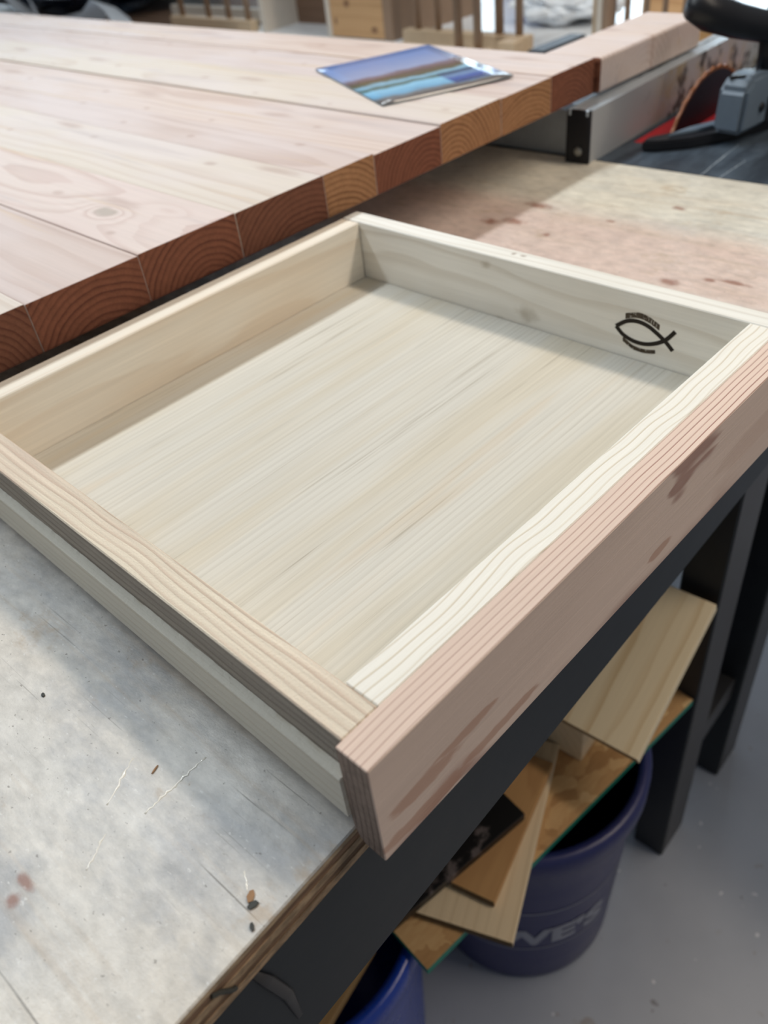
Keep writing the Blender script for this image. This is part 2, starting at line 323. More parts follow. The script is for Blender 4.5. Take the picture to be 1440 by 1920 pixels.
base = n.mix(n.math('MULTIPLY', stain, 0.5), base, srgb(176, 152, 122))
wp = n.math('MULTIPLY', n.math('SUBTRACT', n.noise(c, (120, 120, 120), 3), 0.5), 1.1)
KN = [(0.5433, 0.3472, 0.010, 0.013), (0.5542, 0.3267, 0.010, 0.018), (0.6027, 0.3292, 0.010, 0.024), (0.5421, 0.2769, 0.006, 0.006),
      (0.5081, 0.1269, 0.009, 0.012), (0.5273, 0.1004, 0.005, 0.007), (0.5322, 0.082, 0.005, 0.02), (0.66, 0.20, 0.006, 0.01), (0.60, 0.24, 0.004, 0.008),
      (-0.1391, 0.0693, 0.0045, 0.005), (-0.132, 0.072, 0.003, 0.008)]
BA = 0.03857; BO = (-0.02, -0.0186)
def tob(x, y):                       # world -> bench frame
    dx, dy = x-BO[0], y-BO[1]; return (dx*math.cos(BA)+dy*math.sin(BA), -dx*math.sin(BA)+dy*math.cos(BA))
def tow(u, v): return (BO[0]+u*math.cos(BA)-v*math.sin(BA), BO[1]+u*math.sin(BA)+v*math.cos(BA))
kn = n.spots(n.comb(X, Y, 0), [tob(a, b)+(r1, r2) for a, b, r1, r2 in KN], 0.2, wp)
base = n.mix(n.math('MULTIPLY', kn, 0.75), base, srgb(140, 88, 66))
fine = n.noise(c, (260, 160, 260), 4, 0.7)
M['bench'] = n.done(base, n.step(n.noise(c, (6, 6, 6), 3), 0.3, 0.7, 0.26, 0.5), bump=n.math('ADD', fine, n.math('MULTIPLY', streak, 0.6)), bs=0.3, bd=0.0012, spec=0.4)
for i, (a, b) in enumerate([((196, 170, 138), 120), ((150, 118, 92), 60), ((186, 158, 126), 120), ((140, 110, 86), 60), ((178, 150, 120), 120)]):
    n = NT('ply_layer_wood'); c = n.coord(); k = n.noise(c, (b*0.8, 300, 300), 4, 0.65)
    M['ply%d' % i] = n.done(n.mix(n.step(k, 0.35, 0.7), srgb(*[int(q*0.72) for q in a]), srgb(*a)), 0.85, bump=k, bs=0.6)
# saw table
n = NT('scuffed_cast_table'); c = n.coord(); k = n.noise(c, (9, 30, 9), 5, 0.65); k2 = n.noise(c, (200, 18, 60), 3, 0.6)
col = n.mix(n.step(k, 0.35, 0.7), srgb(52, 60, 70), srgb(84, 96, 108)); col = n.mix(n.math('MULTIPLY', n.step(k2, 0.62, 0.75), 0.5), col, srgb(128, 134, 138))
M['sawtop'] = n.done(col, 0.42, 0.25, bump=k2, bs=0.1)
# fence face, dust smeared towards its far end
n = NT('dusty_fence_face'); c = n.coord(); X, Y, Z = n.sep(c); k = n.noise(c, (26, 26, 26), 5, 0.7)
d = n.math('MULTIPLY', n.step(X, -0.12, -0.04), n.step(k, 0.42, 0.62)); dk = n.math('MULTIPLY', n.step(X, -0.14, -0.08), n.step(n.noise(c, (40, 40, 40), 4, 0.6, (3, 3, 3)), 0.5, 0.66))
col = n.mix(n.math('MULTIPLY', d, 0.8), srgb(178, 180, 182), srgb(176, 162, 126)); col = n.mix(n.math('MULTIPLY', dk, 0.85), col, srgb(46, 46, 44))
M['fence'] = n.done(col, 0.6, 0.2)
# shelf board (strand board)
n = NT('strand_board'); c = n.coord(); v = n.t.nodes.new('ShaderNodeTexVoronoi'); v.inputs['Scale'].default_value = 1
n.put(v.inputs['Vector'], n.vm('ADD', n.vm('MULTIPLY', c, (30, 62, 40)), n.vm('MULTIPLY', n.comb(n.noise(c, (20, 20, 20), 3), n.noise(c, (22, 22, 22), 3, 0.5, (4, 4, 4)), 0.0), (2.2, 2.2, 0))))
k = n.sep(v.outputs['Color'])[0]; kk = n.noise(c, (60, 250, 60), 3)
col = n.ramp(n.math('ADD', n.math('MULTIPLY', k, 0.6), n.math('MULTIPLY', kk, 0.4)), [(0.2, srgb(170, 130, 86)), (0.5, srgb(194, 154, 106)), (0.8, srgb(214, 180, 132))])
M['osb'] = n.done(col, 0.65, bump=k, bs=0.3)
# painted concrete floor
n = NT('painted_concrete'); c = n.coord(); k = n.noise(c, (3, 3, 3), 4, 0.6)
col = n.mix(n.step(k, 0.3, 0.7), srgb(150, 156, 168), srgb(166, 171, 182))
w = n.step(n.noise(c, (46, 46, 46), 2, 0.5), 0.735, 0.76); col = n.mix(n.math('MULTIPLY', w, 0.8), col, srgb(226, 228, 230))
w = n.step(n.noise(c, (40, 40, 40), 2, 0.5, (7, 3, 1)), 0.72, 0.76); col = n.mix(n.math('MULTIPLY', w, 0.7), col, srgb(84, 82, 80))
w = n.step(n.noise(c, (22, 22, 22), 3, 0.6, (2, 9, 1)), 0.66, 0.74); col = n.mix(n.math('MULTIPLY', w, 0.5), col, srgb(128, 112, 90))
M['concrete'] = n.done(col, 0.36, spec=0.45)
# mottled black board
n = NT('mottled_black_paint'); c = n.coord(); k = n.noise(c, (34, 50, 34), 4, 0.65)
M['mottled'] = n.done(n.mix(n.step(k, 0.56, 0.68), srgb(24, 24, 26), srgb(104, 96, 96)), 0.35)
# glowing panes, out of view, standing in for daylight from an open door
n = NT('glowing_pane'); n.t.nodes.remove(n.b); e = n.t.nodes.new('ShaderNodeEmission'); e.inputs[0].default_value = (0.72, 0.88, 1.0, 1); e.inputs[1].default_value = 9.0
n.t.links.new(e.outputs[0], n.out.inputs[0]); M['day'] = n.m
# printed leaflet: sky over brown hills, green shore, blue water panels
n = NT('leaflet_print'); c = n.coord(); X, Y, Z = n.sep(c)
yy = n.math('ADD', Y, n.math('MULTIPLY', n.math('SUBTRACT', n.noise(c, (28, 28, 28), 4, 0.6), 0.5), 0.03))
col = n.ramp(n.math('ADD', n.math('MULTIPLY', yy, 4.35), 0.5),
             [(0.0, srgb(92, 84, 80)), (0.10, srgb(120, 116, 116)), (0.16, srgb(120, 176, 214)), (0.27, srgb(150, 206, 240)), (0.31, srgb(72, 92, 66)), (0.38, srgb(150, 196, 226)),
              (0.43, srgb(96, 92, 54)), (0.50, srgb(112, 92, 90)), (0.56, srgb(136, 120, 134)), (0.60, srgb(160, 172, 210)), (0.8, srgb(134, 156, 208)), (1.0, srgb(112, 144, 210))])
ins = n.math('MULTIPLY', n.math('MULTIPLY', n.step(X, 0.018, 0.021), n.step(Y, -0.035, -0.038)), n.step(Y, -0.092, -0.089))
ic = n.ramp(n.math('ADD', n.math('MULTIPLY', n.math('ADD', Y, 0.09), 18), n.math('MULTIPLY', n.noise(c, (60, 60, 60), 3), 0.25)), [(0.2, srgb(46, 66, 120)), (0.5, srgb(70, 96, 176)), (0.75, srgb(120, 150, 190)), (1.0, srgb(40, 70, 110))])
col = n.mix(ins, col, ic)
M['print'] = n.done(col, 0.16, spec=0.7)
M['printedge'] = plain('leaflet_paper_edge', srgb(128, 136, 140), 0.6, var=0.03)

# ------------------------------------------------------------------ structure
tag(box('floor', -3, 7, -3, 7, -Z0-0.05, -Z0, M['concrete'], bev=0), kind='structure')
wb = tag(box('wall_back', 6.0, 6.1, -3, 7, -Z0, 1.9, M['wall'], bev=0), kind='structure')
wl = tag(box('wall_left', -3, 6.0, 6.5, 6.6, -Z0, 1.9, M['wall'], bev=0), kind='structure')
win = empty('added_window_1', (5.96, 3.6, -Z0)); tag(win, kind='structure')  # unseen glowing window, added to throw daylight onto the background
for k in range(4):
    for j in range(3):
        y0 = -2.0+k*1.0; z0 = 0.15+j*0.75
        box('pane', 0.0, 0.02, y0+0.05, y0+0.95, z0+0.04, z0+0.71, M['day'], win, bev=0)
win2 = empty('added_window_2', (3.2, 6.46, -Z0)); tag(win2, kind='structure')  # second unseen glowing window, added for a bluish sheen on the slab
for k in range(4):
    for j in range(3):
        x0 = -2.0+k*1.0; z0 = 0.15+j*0.75
        box('pane', x0+0.05, x0+0.95, 0.0, 0.02, z0+0.04, z0+0.71, M['day'], win2, bev=0)
for k in range(5): box('mullion', -2.0+k-0.05, -2.0+k+0.05, -0.02, 0.04, 0.02, 2.5, M['white'], win2, bev=0)
for j in range(4): box('transom', -2.0, 2.0, -0.02, 0.04, 0.11+j*0.75, 0.19+j*0.75, M['white'], win2, bev=0)
for k in range(5): box('mullion', -0.02, 0.04, -2.0+k-0.05, -2.0+k+0.05, 0.02, 2.5, M['white'], win, bev=0)
for j in range(4): box('transom', -0.02, 0.04, -2.0, 2.0, 0.11+j*0.75, 0.19+j*0.75, M['white'], win, bev=0)

# ------------------------------------------------------------------ workbench
ZB = -0.0606; TH = 0.0244
bench = empty('workbench', (BO[0], BO[1], -Z0), BA)
tag(bench, 'black framed workbench with a worn, glue-stained plywood top, carrying the drawer', 'workbench')
zf = Z0+ZB; U0, U1, V1 = -0.95, 0.783, 1.75
lt = TH/5
top = None
for i in range(5):
    ins = [0, 0.0006, 0.0002, 0.0009, 0.0004][i]
    z1 = zf-i*lt; z0 = z1-lt
    bm = bmesh.new(); bx_bm(bm, U0, U1, ins, V1, z0, z1, 0.0008 if i == 0 else 0)
    bm.normal_update()
    for f in bm.faces:
        if i == 0 and f.normal.z < 0.5: f.material_index = 1
    o = finish('plywood_layer', bm, [M['bench'], M['ply0']] if i == 0 else [M['ply%d' % i]], bench)
    if i == 0: o['label'] = 'grey worn top veneer'
box('apron', U0+0.02, U1-0.01, 0.004, 0.024, zf-0.129, zf-TH, M['black'], bench, 0.001)
for (x, y) in ((0.527, 0.03), (0.704, 0.03), (-0.85, 0.01)):
    u, v = tob(x, y); o = box('leg', u, u+0.07, v+0.002, v+0.048, 0, zf-TH, [M['gunmetal'], M['black']], bench, 0.002, endax=0)  # lit front and shaded side faces painted as two leg colours
for u in (0.62, -0.83): box('leg', u, u+0.07, 1.55, 1.6, 0, zf-TH, M['black'], bench, 0.002)
u, v = tob(0.527, 0.03)
box('stretcher', u+0.07, tob(0.704, 0.03)[0], v+0.006, v+0.04, 0.20, 0.245, M['gunmetal'], bench, 0.001)
box('shade_back_panel', U0+0.1, U1-0.06, 0.47, 0.488, 0.02, zf-TH, M['black'], bench, 0.0)  # added black sheet where only shade lies under the bench
st = tow(-0.083, 0.0)
bm = tube_bm(bmesh.new(), [(0, 0, 0), (0.004, -0.0006, -0.003), (0.007, -0.0008, -0.008), (0.009, 0.0, -0.0115)], 0.0011, 6)
o = finish('staple', bm, M['darkchip'], bench, (-0.0855, 0.0, zf-0.006)); o['label'] = 'dark staple in the plywood edge'
bm = tube_bm(bmesh.new(), [(0, 0, 0), (0.005, -0.002, -0.02), (0.010, -0.001, -0.045), (0.011, 0.002, -0.075)], [0.0016, 0.003, 0.003, 0.0015], 8)
for vtx in bm.verts: vtx.co.y = vtx.co.y*0.25
finish('dried_paint_run', bm, M['gunmetal'], bench, (-0.068, 0.003, zf-TH-0.001), smooth=True)
# dried glue beads on the top
gl = [[(250, 1420, (-0.0669, 0.0881)), (0, 0, (-0.0892, 0.076))], [(0, 0, (-0.0444, 0.0608)), (0, 0, (-0.0802, 0.0590))], [(0, 0, (-0.0675, 0.0030)), (0, 0, (-0.0715, -0.0045))],
      [(0, 0, (-0.0975, 0.0640)), (0, 0, (-0.1120, 0.0560))]]
for ln in gl:
    (x0, y0), (x1, y1) = ln[0][2], ln[1][2]; k = int(max(5, math.hypot(x1-x0, y1-y0)/0.0016)); bm = bmesh.new(); pts, rs = [], []
    for i in range(k+1):
        t = i/k; x = x0+(x1-x0)*t+random.uniform(-1, 1)*0.0006; y = y0+(y1-y0)*t+random.uniform(-1, 1)*0.0006
        u, v = tob(x, y); pts.append((u, v, zf)); rs.append(random.uniform(0.0002, 0.0009)*(0.4+0.6*math.sin(math.pi*min(1, t*1.1))+0.2))
    tube_bm(bm, pts, rs, 8)
    for vtx in bm.verts: vtx.co.z = zf+(vtx.co.z-zf)*0.32
    finish('glue_bead', bm, M['glue'], bench, smooth=True)
# loose bits on the top
def chip(name, mat, x, y, l, w, h, rz, label, cat):
    bm = bmesh.new(); poly = [(-l/2, 0), (-l*0.3, -w/2), (l*0.2, -w*0.45), (l/2, -w*0.1), (l*0.35, w*0.4), (-l*0.1, w/2)]
    prism_bm(bm, poly, h)
    for vtx in bm.verts: vtx.co.z += 0.25*h*math.sin(vtx.co.x*400)**2
    o = finish(name, bm, mat, None, (x, y, Z0+ZB+0.00005), rz); tag(o, label, cat); return o
chip('wood_chip', M['chip'], -0.0722, -0.0072, 0.0055, 0.003, 0.0008, 0.5, 'tiny orange wood chip near the front edge of the plywood top', 'chip')
chip('paint_flake', M['darkchip'], -0.0737, -0.0105, 0.0050, 0.0028, 0.0007, -0.4, 'small grey paint flake touching the orange wood chip', 'flake')
chip('metal_shaving', M['darkchip'], -0.0795, -0.0170, 0.0036, 0.0018, 0.0008, 0.9, 'small dark shaving at the very edge of the plywood top', 'shaving')
chip('pencil_crumb', M['darkchip'], -0.0770, 0.1580, 0.0030, 0.0018, 0.0006, 1.2, 'dark crumb on the grey plywood left of the drawer runner', 'crumb')
chip('splinter', M['chip'], -0.0640, 0.0740, 0.0050, 0.0008, 0.0006, 0.3, 'thin brown splinter between the two dried glue lines', 'splinter')

# ------------------------------------------------------------------ drawer
Lx, Ly, d = 0.3636, 0.3519, 0.0506
ts, tb, tr, tl, tf, xf, hf = 0.0188, 0.0209, 0.0180, 0.0202, 0.0176, -0.0238, 0.0669
dr = empty('wooden_drawer', (0, 0, ZB)); tag(dr, 'unfinished pine drawer box with a reddish front board, lying on the workbench', 'drawer')
q = -ZB                                               # drawer frame: z = 0 on the bench, rim at q
o = box('side_board', -tl, 0, -ts, Ly+tb, 0, q, [M['side_left'], M['side_outer']], dr, 0.0007); o['label'] = 'rough-sawn left side board'
for f in o.data.polygons:
    if f.normal.x < -0.9: f.material_index = 1
o = box('side_board', Lx, Lx+tr, -ts, Ly+tb, 0, q, M['side_right'], dr, 0.0007); o['label'] = 'pale side board with a burnt fish mark'
box('back_board', 0.0002, Lx-0.0010, Ly, Ly+tb, 0, q-0.0003, M['back'], dr, 0.0007)
box('front_board', 0.0003, Lx-0.0003, -ts+0.0002, 0, 0, q-0.0002, M['front'], dr, 0.0006)
c = ((xf+0.3875)/2, -ts-tf/2, q-hf/2); lx = 0.3875-xf
bm = bmesh.new(); prof = [(-tf/2, hf/2), (-tf/2, -hf/2), (tf/2-0.006, -hf/2), (tf/2-0.0025, -hf/2+0.003), (tf/2-0.0005, -hf/2+0.0085), (tf/2, -hf/2+0.014), (tf/2, hf/2)]
prism_bm(bm, prof, lx, 'x'); bmesh.ops.translate(bm, verts=bm.verts, vec=(-lx/2, 0, 0))
bmesh.ops.bevel(bm, geom=list(bm.edges), offset=0.0005, segments=1, affect='EDGES'); bm.normal_update()
for f in bm.faces:
    if abs(f.normal.x) > 0.9: f.material_index = 1
o = finish('drawer_face', bm, [M['face'], M['face_end']], dr, c); o['label'] = 'pinkish fir face board with fine parallel grain lines'
o = box('bottom_panel', 0.0004, Lx-0.0007, 0.0004, Ly-0.0006, q-d-0.006, q-d, M['panel'], dr, 0); o['label'] = 'thin veneer bottom with fine straight grain'
def runner(x0, x1):
    zt, zb2 = q-0.0216, q-0.0495; y0, y1 = -ts+0.0004, Ly+tb; N = 110; bm = bmesh.new(); rows = []
    for i in range(N+1):
        y = y0+(y1-y0)*i/N; j = random.uniform(0, 0.0009); k = random.uniform(-0.0004, 0.0004)
        a, b = (x0, x1) if x0 < 0 else (x1, x0)
        rows.append([bm.verts.new(p) for p in ((a, y, zb2), (a, y, zt-0.0006), (a+(b-a)*0.12, y, zt), (a+(b-a)*(0.6), y, zt+j*0.3), (b, y, zt+0.0007+k), (b, y, zb2))])
    for r0, r1 in zip(rows, rows[1:]):
        for k in range(5): bm.faces.new((r0[k], r0[k+1], r1[k+1], r1[k]))
        bm.faces.new((r0[5], r0[0], r1[0], r1[5]))
    bm.faces.new(rows[0]); bm.faces.new(rows[-1][::-1]); bmesh.ops.recalc_face_normals(bm, faces=bm.faces)
    return finish('runner', bm, M['runner'], dr)
runner(-tl-0.0050, -tl)['label'] = 'narrow pale runner strip along the left side'
runner(Lx+tr, Lx+tr+0.005)
# burnt fish mark on the inner face of the right side
def smooth_curve(P, m=14):
    P = [Vector(p) for p in P]; out = []
    for i in range(len(P)-1):
        p0, p1, p2, p3 = P[max(i-1, 0)], P[i], P[i+1], P[min(i+2, len(P)-1)]
        for k in range(m):
            t = k/m; out.append(0.5*((2*p1)+(p2-p0)*t+(2*p0-5*p1+4*p2-p3)*t*t+(3*p1-p0-3*p2+p3)*t**3))
    return out+[P[-1]]
Zs = lambda L: [(a, b+q) for a, b in L]
side = [o for o in dr.children if o.get('label', '').startswith('pale side')][0]
so = side.location
def onside(bm, name, mat):
    bmesh.ops.translate(bm, verts=bm.verts, vec=(-so.x, -so.y, -so.z)); return finish(name, bm, mat, side)
bm = bmesh.new()
ribbon_bm(bm, smooth_curve(Zs([(0.0935, -0.0285), (0.0855, -0.0225), (0.077, -0.0205), (0.069, -0.0218), (0.062, -0.0252), (0.0545, -0.0300), (0.0485, -0.0352)])), 0.0030, Lx, 0.00025)
ribbon_bm(bm, smooth_curve(Zs([(0.0935, -0.0285), (0.0875, -0.0335), (0.079, -0.0363), (0.070, -0.0362), (0.0615, -0.0332), (0.0545, -0.0283), (0.0485, -0.0205)])), 0.0030, Lx, 0.00026)
o = onside(bm, 'fish_mark', M['brand']); o['label'] = 'dark burnt outline of a fish'
for up, arc in ((1, [(0.0865, -0.0186), (0.077, -0.0158), (0.069, -0.0168), (0.0600, -0.0208)]), (0, [(0.0870, -0.0372), (0.079, -0.0412), (0.070, -0.0418), (0.0610, -0.0398)])):
    pts = smooth_curve(Zs(arc), 30); bm = bmesh.new(); i = 0
    while i < len(pts)-4:
        L = random.choice((2, 3, 3, 4)); 
        for j in range(i, min(i+L, len(pts)-2)):
            hgt = 0.0042 if up else 0.0030
            if (j-i) % 2 == 0: ribbon_bm(bm, [(pts[j][0], pts[j][1]-hgt/2), (pts[j][0]-0.0001, pts[j][1]+hgt/2)], 0.0005, Lx, 0.0002)
            else: ribbon_bm(bm, [(pts[j-1][0], pts[j-1][1]+random.choice((-1, 0, 1))*hgt*0.4), (pts[j+1][0], pts[j+1][1]+random.choice((-1, 0, 1))*hgt*0.4)], 0.0010, Lx, 0.00021)
        i += L+1
    onside(bm, 'burnt_lettering', M['brand_soft'])

# ------------------------------------------------------------------ lumber slab
slab = empty('lumber_tabletop', (0.0, 0.385, -0.001)); tag(slab, 'large tabletop glued from reddish construction lumber, end grain facing the drawer', 'tabletop')
XB = [-0.115, -0.022, 0.071, 0.165, 0.259, 0.358, 0.422, 0.516, 0.613, 0.703, 0.789]
LEN = 2.35
DZ = [0, .0004, -.0002, .0006, .0002, 0, -.0015, .0003, -.0004, .0002]; DY = [0, .0002, 0, .0002, -.0001, .0001, 0, .0002, -.0001, .0001]
for i in range(10):
    m = (2, 2, 0, 0, 2, 1, 0, 1, 1, 0)[i]; kind = ['slab%d' % (i % 3), 'slab_end%d' % m]
    if i == 3: kind = ['slab_knot', 'slab_end0']
    x0, x1 = XB[i]+0.00015, XB[i+1]-0.00015
    L2 = LEN if i != 3 else 1.8
    box('board', x0, x1, DY[i], L2, 0, 0.038+DZ[i], [M[k] for k in kind], slab, 0.0013, 2, endax=1)
cb = box('crosswise_board', 0.7905, 1.030, 0.3785, 0.4585, -0.0015, 0.0365, [M['slab0'], M['slab_end0']], None, 0.004, 3, endax=0)
tag(cb, 'short reddish lumber piece lying against the far corner of the tabletop, on the saw fence', 'board')
for x in (-0.02, 0.22):
    o = box('bearer_block', x, x+0.14, 0.75, 1.5, ZB, -0.0012, M['slab1'], None, 0.001)
    tag(o, 'timber bearer under the tabletop, the %s one' % ('outer' if x < 0 else 'inner'), 'bearer', 'bearers under the tabletop')

# ------------------------------------------------------------------ leaflet
P = [(0.643, 0.706), (0.761, 0.620), (0.696, 0.422), (0.530, 0.473)]
cx = sum(p[0] for p in P)/4; cy = sum(p[1] for p in P)/4
ang = math.atan2(0.2, 0.09)-math.pi/2
bm = bmesh.new(); W2, H2 = 0.078, 0.112; N = 10
grid = [[None]*(N+1) for _ in range(N+1)]
for layer, dz in ((0, 0.0), (1, 0.0010)):
    for i in range(N+1):
        for j in range(N+1):
            x = -W2+2*W2*i/N; y = -H2+2*H2*j/N
            lift = 0.0015*max(0, (i/N-0.35))**2*2+0.002*max(0, j/N-0.5)**2
            grid[i][j] = bm.verts.new((x, y, dz+lift+(0.0006 if layer else 0)))
    for i in range(N):
        for j in range(N):
            f = bm.faces.new((grid[i][j], grid[i+1][j], grid[i+1][j+1], grid[i][j+1])); f.material_index = 0 if layer else 1
    if layer == 0: lower = [r[:] for r in grid]
bd = [(i, 0) for i in range(N)]+[(N, j) for j in range(N)]+[(i, N) for i in range(N, 0, -1)]+[(0, j) for j in range(N, 0, -1)]
for (a, b) in zip(bd, bd[1:]+bd[:1]):
    f = bm.faces.new((lower[a[0]][a[1]], lower[b[0]][b[1]], grid[b[0]][b[1]], grid[a[0]][a[1]])); f.material_index = 1
bmesh.ops.recalc_face_normals(bm, faces=bm.faces)
lf = finish('leaflet', bm, [M['print'], M['printedge']], None, (cx, cy, Z0+0.0375), ang, smooth=True)
tag(lf, 'glossy folded leaflet with a blue sky and lake picture, lying on the tabletop', 'leaflet')

# ------------------------------------------------------------------ table saw
saw = empty('table_saw', (BO[0], BO[1], -Z0), BA); tag(saw, 'table saw with dark metal table, aluminium fence and red insert plate', 'table saw')
zs = zf-0.0008; UE = U1+0.002
fu, fv = tob(0.733, 0.3535)                # fence corner
iu, iv = tob(0.83, 0.292)
# table with a rectangular hole for the insert
bm = bmesh.new()
a0, a1, b0, b1 = UE, 1.30, -0.35, 0.62; h0, h1, g0, g1 = iu, iu+0.33, iv, iv+0.058
for (p0, p1, q0, q1) in ((a0, h0, b0, b1), (h1, a1, b0, b1), (h0, h1, b0, g0), (h0, h1, g1, b1)): bx_bm(bm, p0, p1, q0, q1, zs-0.03, zs)
o = finish('saw_table', bm, M['sawtop'], saw)
box('table_edge', UE-0.0015, UE, b0, b1, zs-0.03, zs+0.0004, M['blackend'], saw, 0)
o = box('insert_plate', h0, h1, g0, g1, zs-0.006, zs-0.0005, M['red'], saw, 0.0005); o['label'] = 'red insert plate'
box('cabinet', UE+0.06, 1.26, 0.05, 0.58, 0.35, zs-0.03, M['blackend'], saw, 0.004)
for (u, v) in ((UE+0.07, 0.07), (1.21, 0.07), (UE+0.07, 0.53), (1.21, 0.53)): box('leg', u, u+0.04, v, v+0.04, 0, 0.35, M['black'], saw, 0.002)
# fence: hollow extrusion, black end cap with a bolt
fl = 0.50
bm = bmesh.new(); pr = [(0, 0.0), (0.029, 0.0), (0.029, 0.0575), (0.021, 0.0575), (0.021, 0.0545), (0.018, 0.0545), (0.018, 0.0575), (0, 0.0575)]
prism_bm(bm, pr, fl, 'x'); bmesh.ops.translate(bm, verts=bm.verts, vec=(-fl/2, -0.0145, 0)); bm.normal_update()
for f in bm.faces:
    if f.normal.z > 0.9: f.material_index = 1
fo = finish('fence', bm, [M['fence'], M['alu']], saw, (fu+0.004+fl/2, fv+0.0145, zs))
o = box('end_cap', -fl/2-0.004, -fl/2+0.0005, -0.0152, 0.0152, 0.0, 0.0582, M['blackend'], fo, 0.0012, 2)
bm = bmesh.new(); lathe_bm(bm, [(0.0, 0.003), (0.003, 0.003), (0.0048, 0.0018), (0.0052, 0.0)], 16); bmesh.ops.recalc_face_normals(bm, faces=bm.faces)
o = finish('bolt', bm, M['screw'], fo, (-fl/2-0.004, -0.002, 0.014)); o.rotation_euler = (0, -math.pi/2, 0)
for yy2 in (-0.0128, 0.0098): box('cap_clip', -fl/2-0.0046, -fl/2+0.006, yy2, yy2+0.003, 0.052, 0.0588, M['alu'], fo, 0.0006)
box('side_rail', UE+0.004, UE+0.03, fv+0.034, 0.61, zs, zs+0.050, M['alu'], saw, 0.001)
# blade
bu, bv = tob(0.945, 0.314)
bm = bmesh.new(); R1 = 0.1205; k = 64
pl = [(R1*math.cos(2*math.pi*i/k), R1*math.sin(2*math.pi*i/k)) for i in range(k)]; prism_bm(bm, pl, 0.002, 'y')
bl = finish('blade', bm, M['blade'], saw, (bu, bv, zs-0.065))
bm = bmesh.new(); NT2 = 40; ro, ri = 0.1245, 0.1195; A = []
for i in range(NT2*2):
    a = math.pi*i/NT2; r = ro if i % 2 == 0 else ro-0.0022; A.append((r*math.cos(a), r*math.sin(a), ri*math.cos(a), ri*math.sin(a)))
for yy2, flip in ((-0.0006, 0), (0.0026, 1)):
    vo = [(bm.verts.new((p[0], yy2, p[1])), bm.verts.new((p[2], yy2, p[3]))) for p in A]
    for i in range(len(A)):
        f = (vo[i][0], vo[(i+1) % len(A)][0], vo[(i+1) % len(A)][1], vo[i][1]); bm.faces.new(f)
    if flip == 0: keep = vo
    else:
        for i in range(len(A)):
            j = (i+1) % len(A); bm.faces.new((keep[i][0], keep[j][0], vo[j][0], vo[i][0])); bm.faces.new((keep[i][1], keep[j][1], vo[j][1], vo[i][1]))
bmesh.ops.recalc_face_normals(bm, faces=bm.faces)
o = finish('toothed_rim', bm, M['orange'], bl); o['label'] = 'orange-brown toothed rim'
for (x0, y0, x1, y1) in ((0.757, 0.2265, 0.865, 0.236), (0.757, 0.2055, 0.818, 0.2055)):
    (u0, v0), (u1, v1) = tob(x0, y0), tob(x1, y1); bm = bmesh.new(); pts = [(u0+(u1-u0)*i/12, v0+(v1-v0)*i/12+random.uniform(-1, 1)*0.0005, zs) for i in range(13)]
    tube_bm(bm, pts, [random.uniform(0.0002, 0.0009) for _ in pts], 6)
    for vtx in bm.verts: vtx.co.z = zs+(vtx.co.z-zs)*0.15
    finish('scratch', bm, M['alu'], saw)
# push block resting on the saw table
pb = empty('push_block', (0, 0, 0)); pb.location = (0.828, 0.257, zs+0.0003); pb.rotation_euler = (0, 0, -0.10)
tag(pb, 'black and grey plastic push block with an arched handle on the saw table', 'push block')
bm = bmesh.new(); poly = [(-0.036, 0.062), (-0.028, 0.046), (0.0, 0.020), (0.05, -0.004), (0.12, -0.022), (0.24, -0.030), (0.24, 0.028), (0.08, 0.030), (0.02, 0.048), (-0.02, 0.066)]
prism_bm(bm, poly, 0.012, 'z', 0.002); finish('base_plate', bm, M['blackend'], pb)
bm = bmesh.new(); poly = [(-0.012, 0.044), (0.02, 0.027), (0.10, 0.002), (0.20, -0.012), (0.20, 0.004), (0.10, 0.016), (0.025, 0.040)]
prism_bm(bm, poly, 0.004, 'z', 0.001); o = finish('grip_strip', bm, M['greyplastic'], pb, (0, 0, 0.0118))
bm = bmesh.new(); poly = [(0.0, 0.012), (0.004, 0.058), (0.018, 0.070), (0.04, 0.071), (0.10, 0.058), (0.16, 0.052), (0.16, 0.012)]
prism_bm(bm, poly, 0.036, 'y', 0.005); hd = finish('housing', bm, M['greyplastic'], pb, (0.028, -0.022, 0.0))
bm = bmesh.new(); poly = [(0.052, 0.014), (0.052, 0.043), (0.15, 0.035), (0.15, 0.014)]; prism_bm(bm, poly, 0.002, 'y', 0.0004); finish('dark_inset', bm, M['blackend'], hd, (0, -0.0012, 0))
bm = bmesh.new(); lathe_bm(bm, [(0.0, 0.002), (0.004, 0.002), (0.0055, 0.0)], 12); bmesh.ops.recalc_face_normals(bm, faces=bm.faces)
o = finish('knob', bm, M['blackend'], hd, (0.040, -0.0005, 0.034)); o.rotation_euler = (math.pi/2, 0, 0)
bm = bmesh.new(); poly = [(0.010, 0.020), (0.034, 0.020), (0.060, 0.010), (0.050, 0.004), (0.020, 0.006)]
prism_bm(bm, poly, 0.004, 'z', 0.0006); finish('dark_slot', bm, M['blackend'], hd, (0.0, 0.008, 0.066))
bm = tube_bm(bmesh.new(), smooth3 := [(0.10, 0.0, 0.045), (0.092, 0.0, 0.085), (0.088, 0.0, 0.120), (0.098, 0.0, 0.165), (0.130, 0.0, 0.190)], [0.010, 0.009, 0.009, 0.011, 0.011], 12)
finish('handle_post', bm, M['blackend'], pb, (0, -0.004, 0), smooth=True)
bm = tube_bm(bmesh.new(), [(-0.030, 0.022, 0.156), (-0.026, 0.020, 0.150), (-0.005, 0.013, 0.139), (0.03, 0.004, 0.126), (0.07, -0.004, 0.114), (0.12, -0.012, 0.106), (0.17, -0.020, 0.104)], [0.006, 0.015, 0.018, 0.017, 0.016, 0.016, 0.015], 14)
finish('handle', bm, M['blackend'], pb, smooth=True)
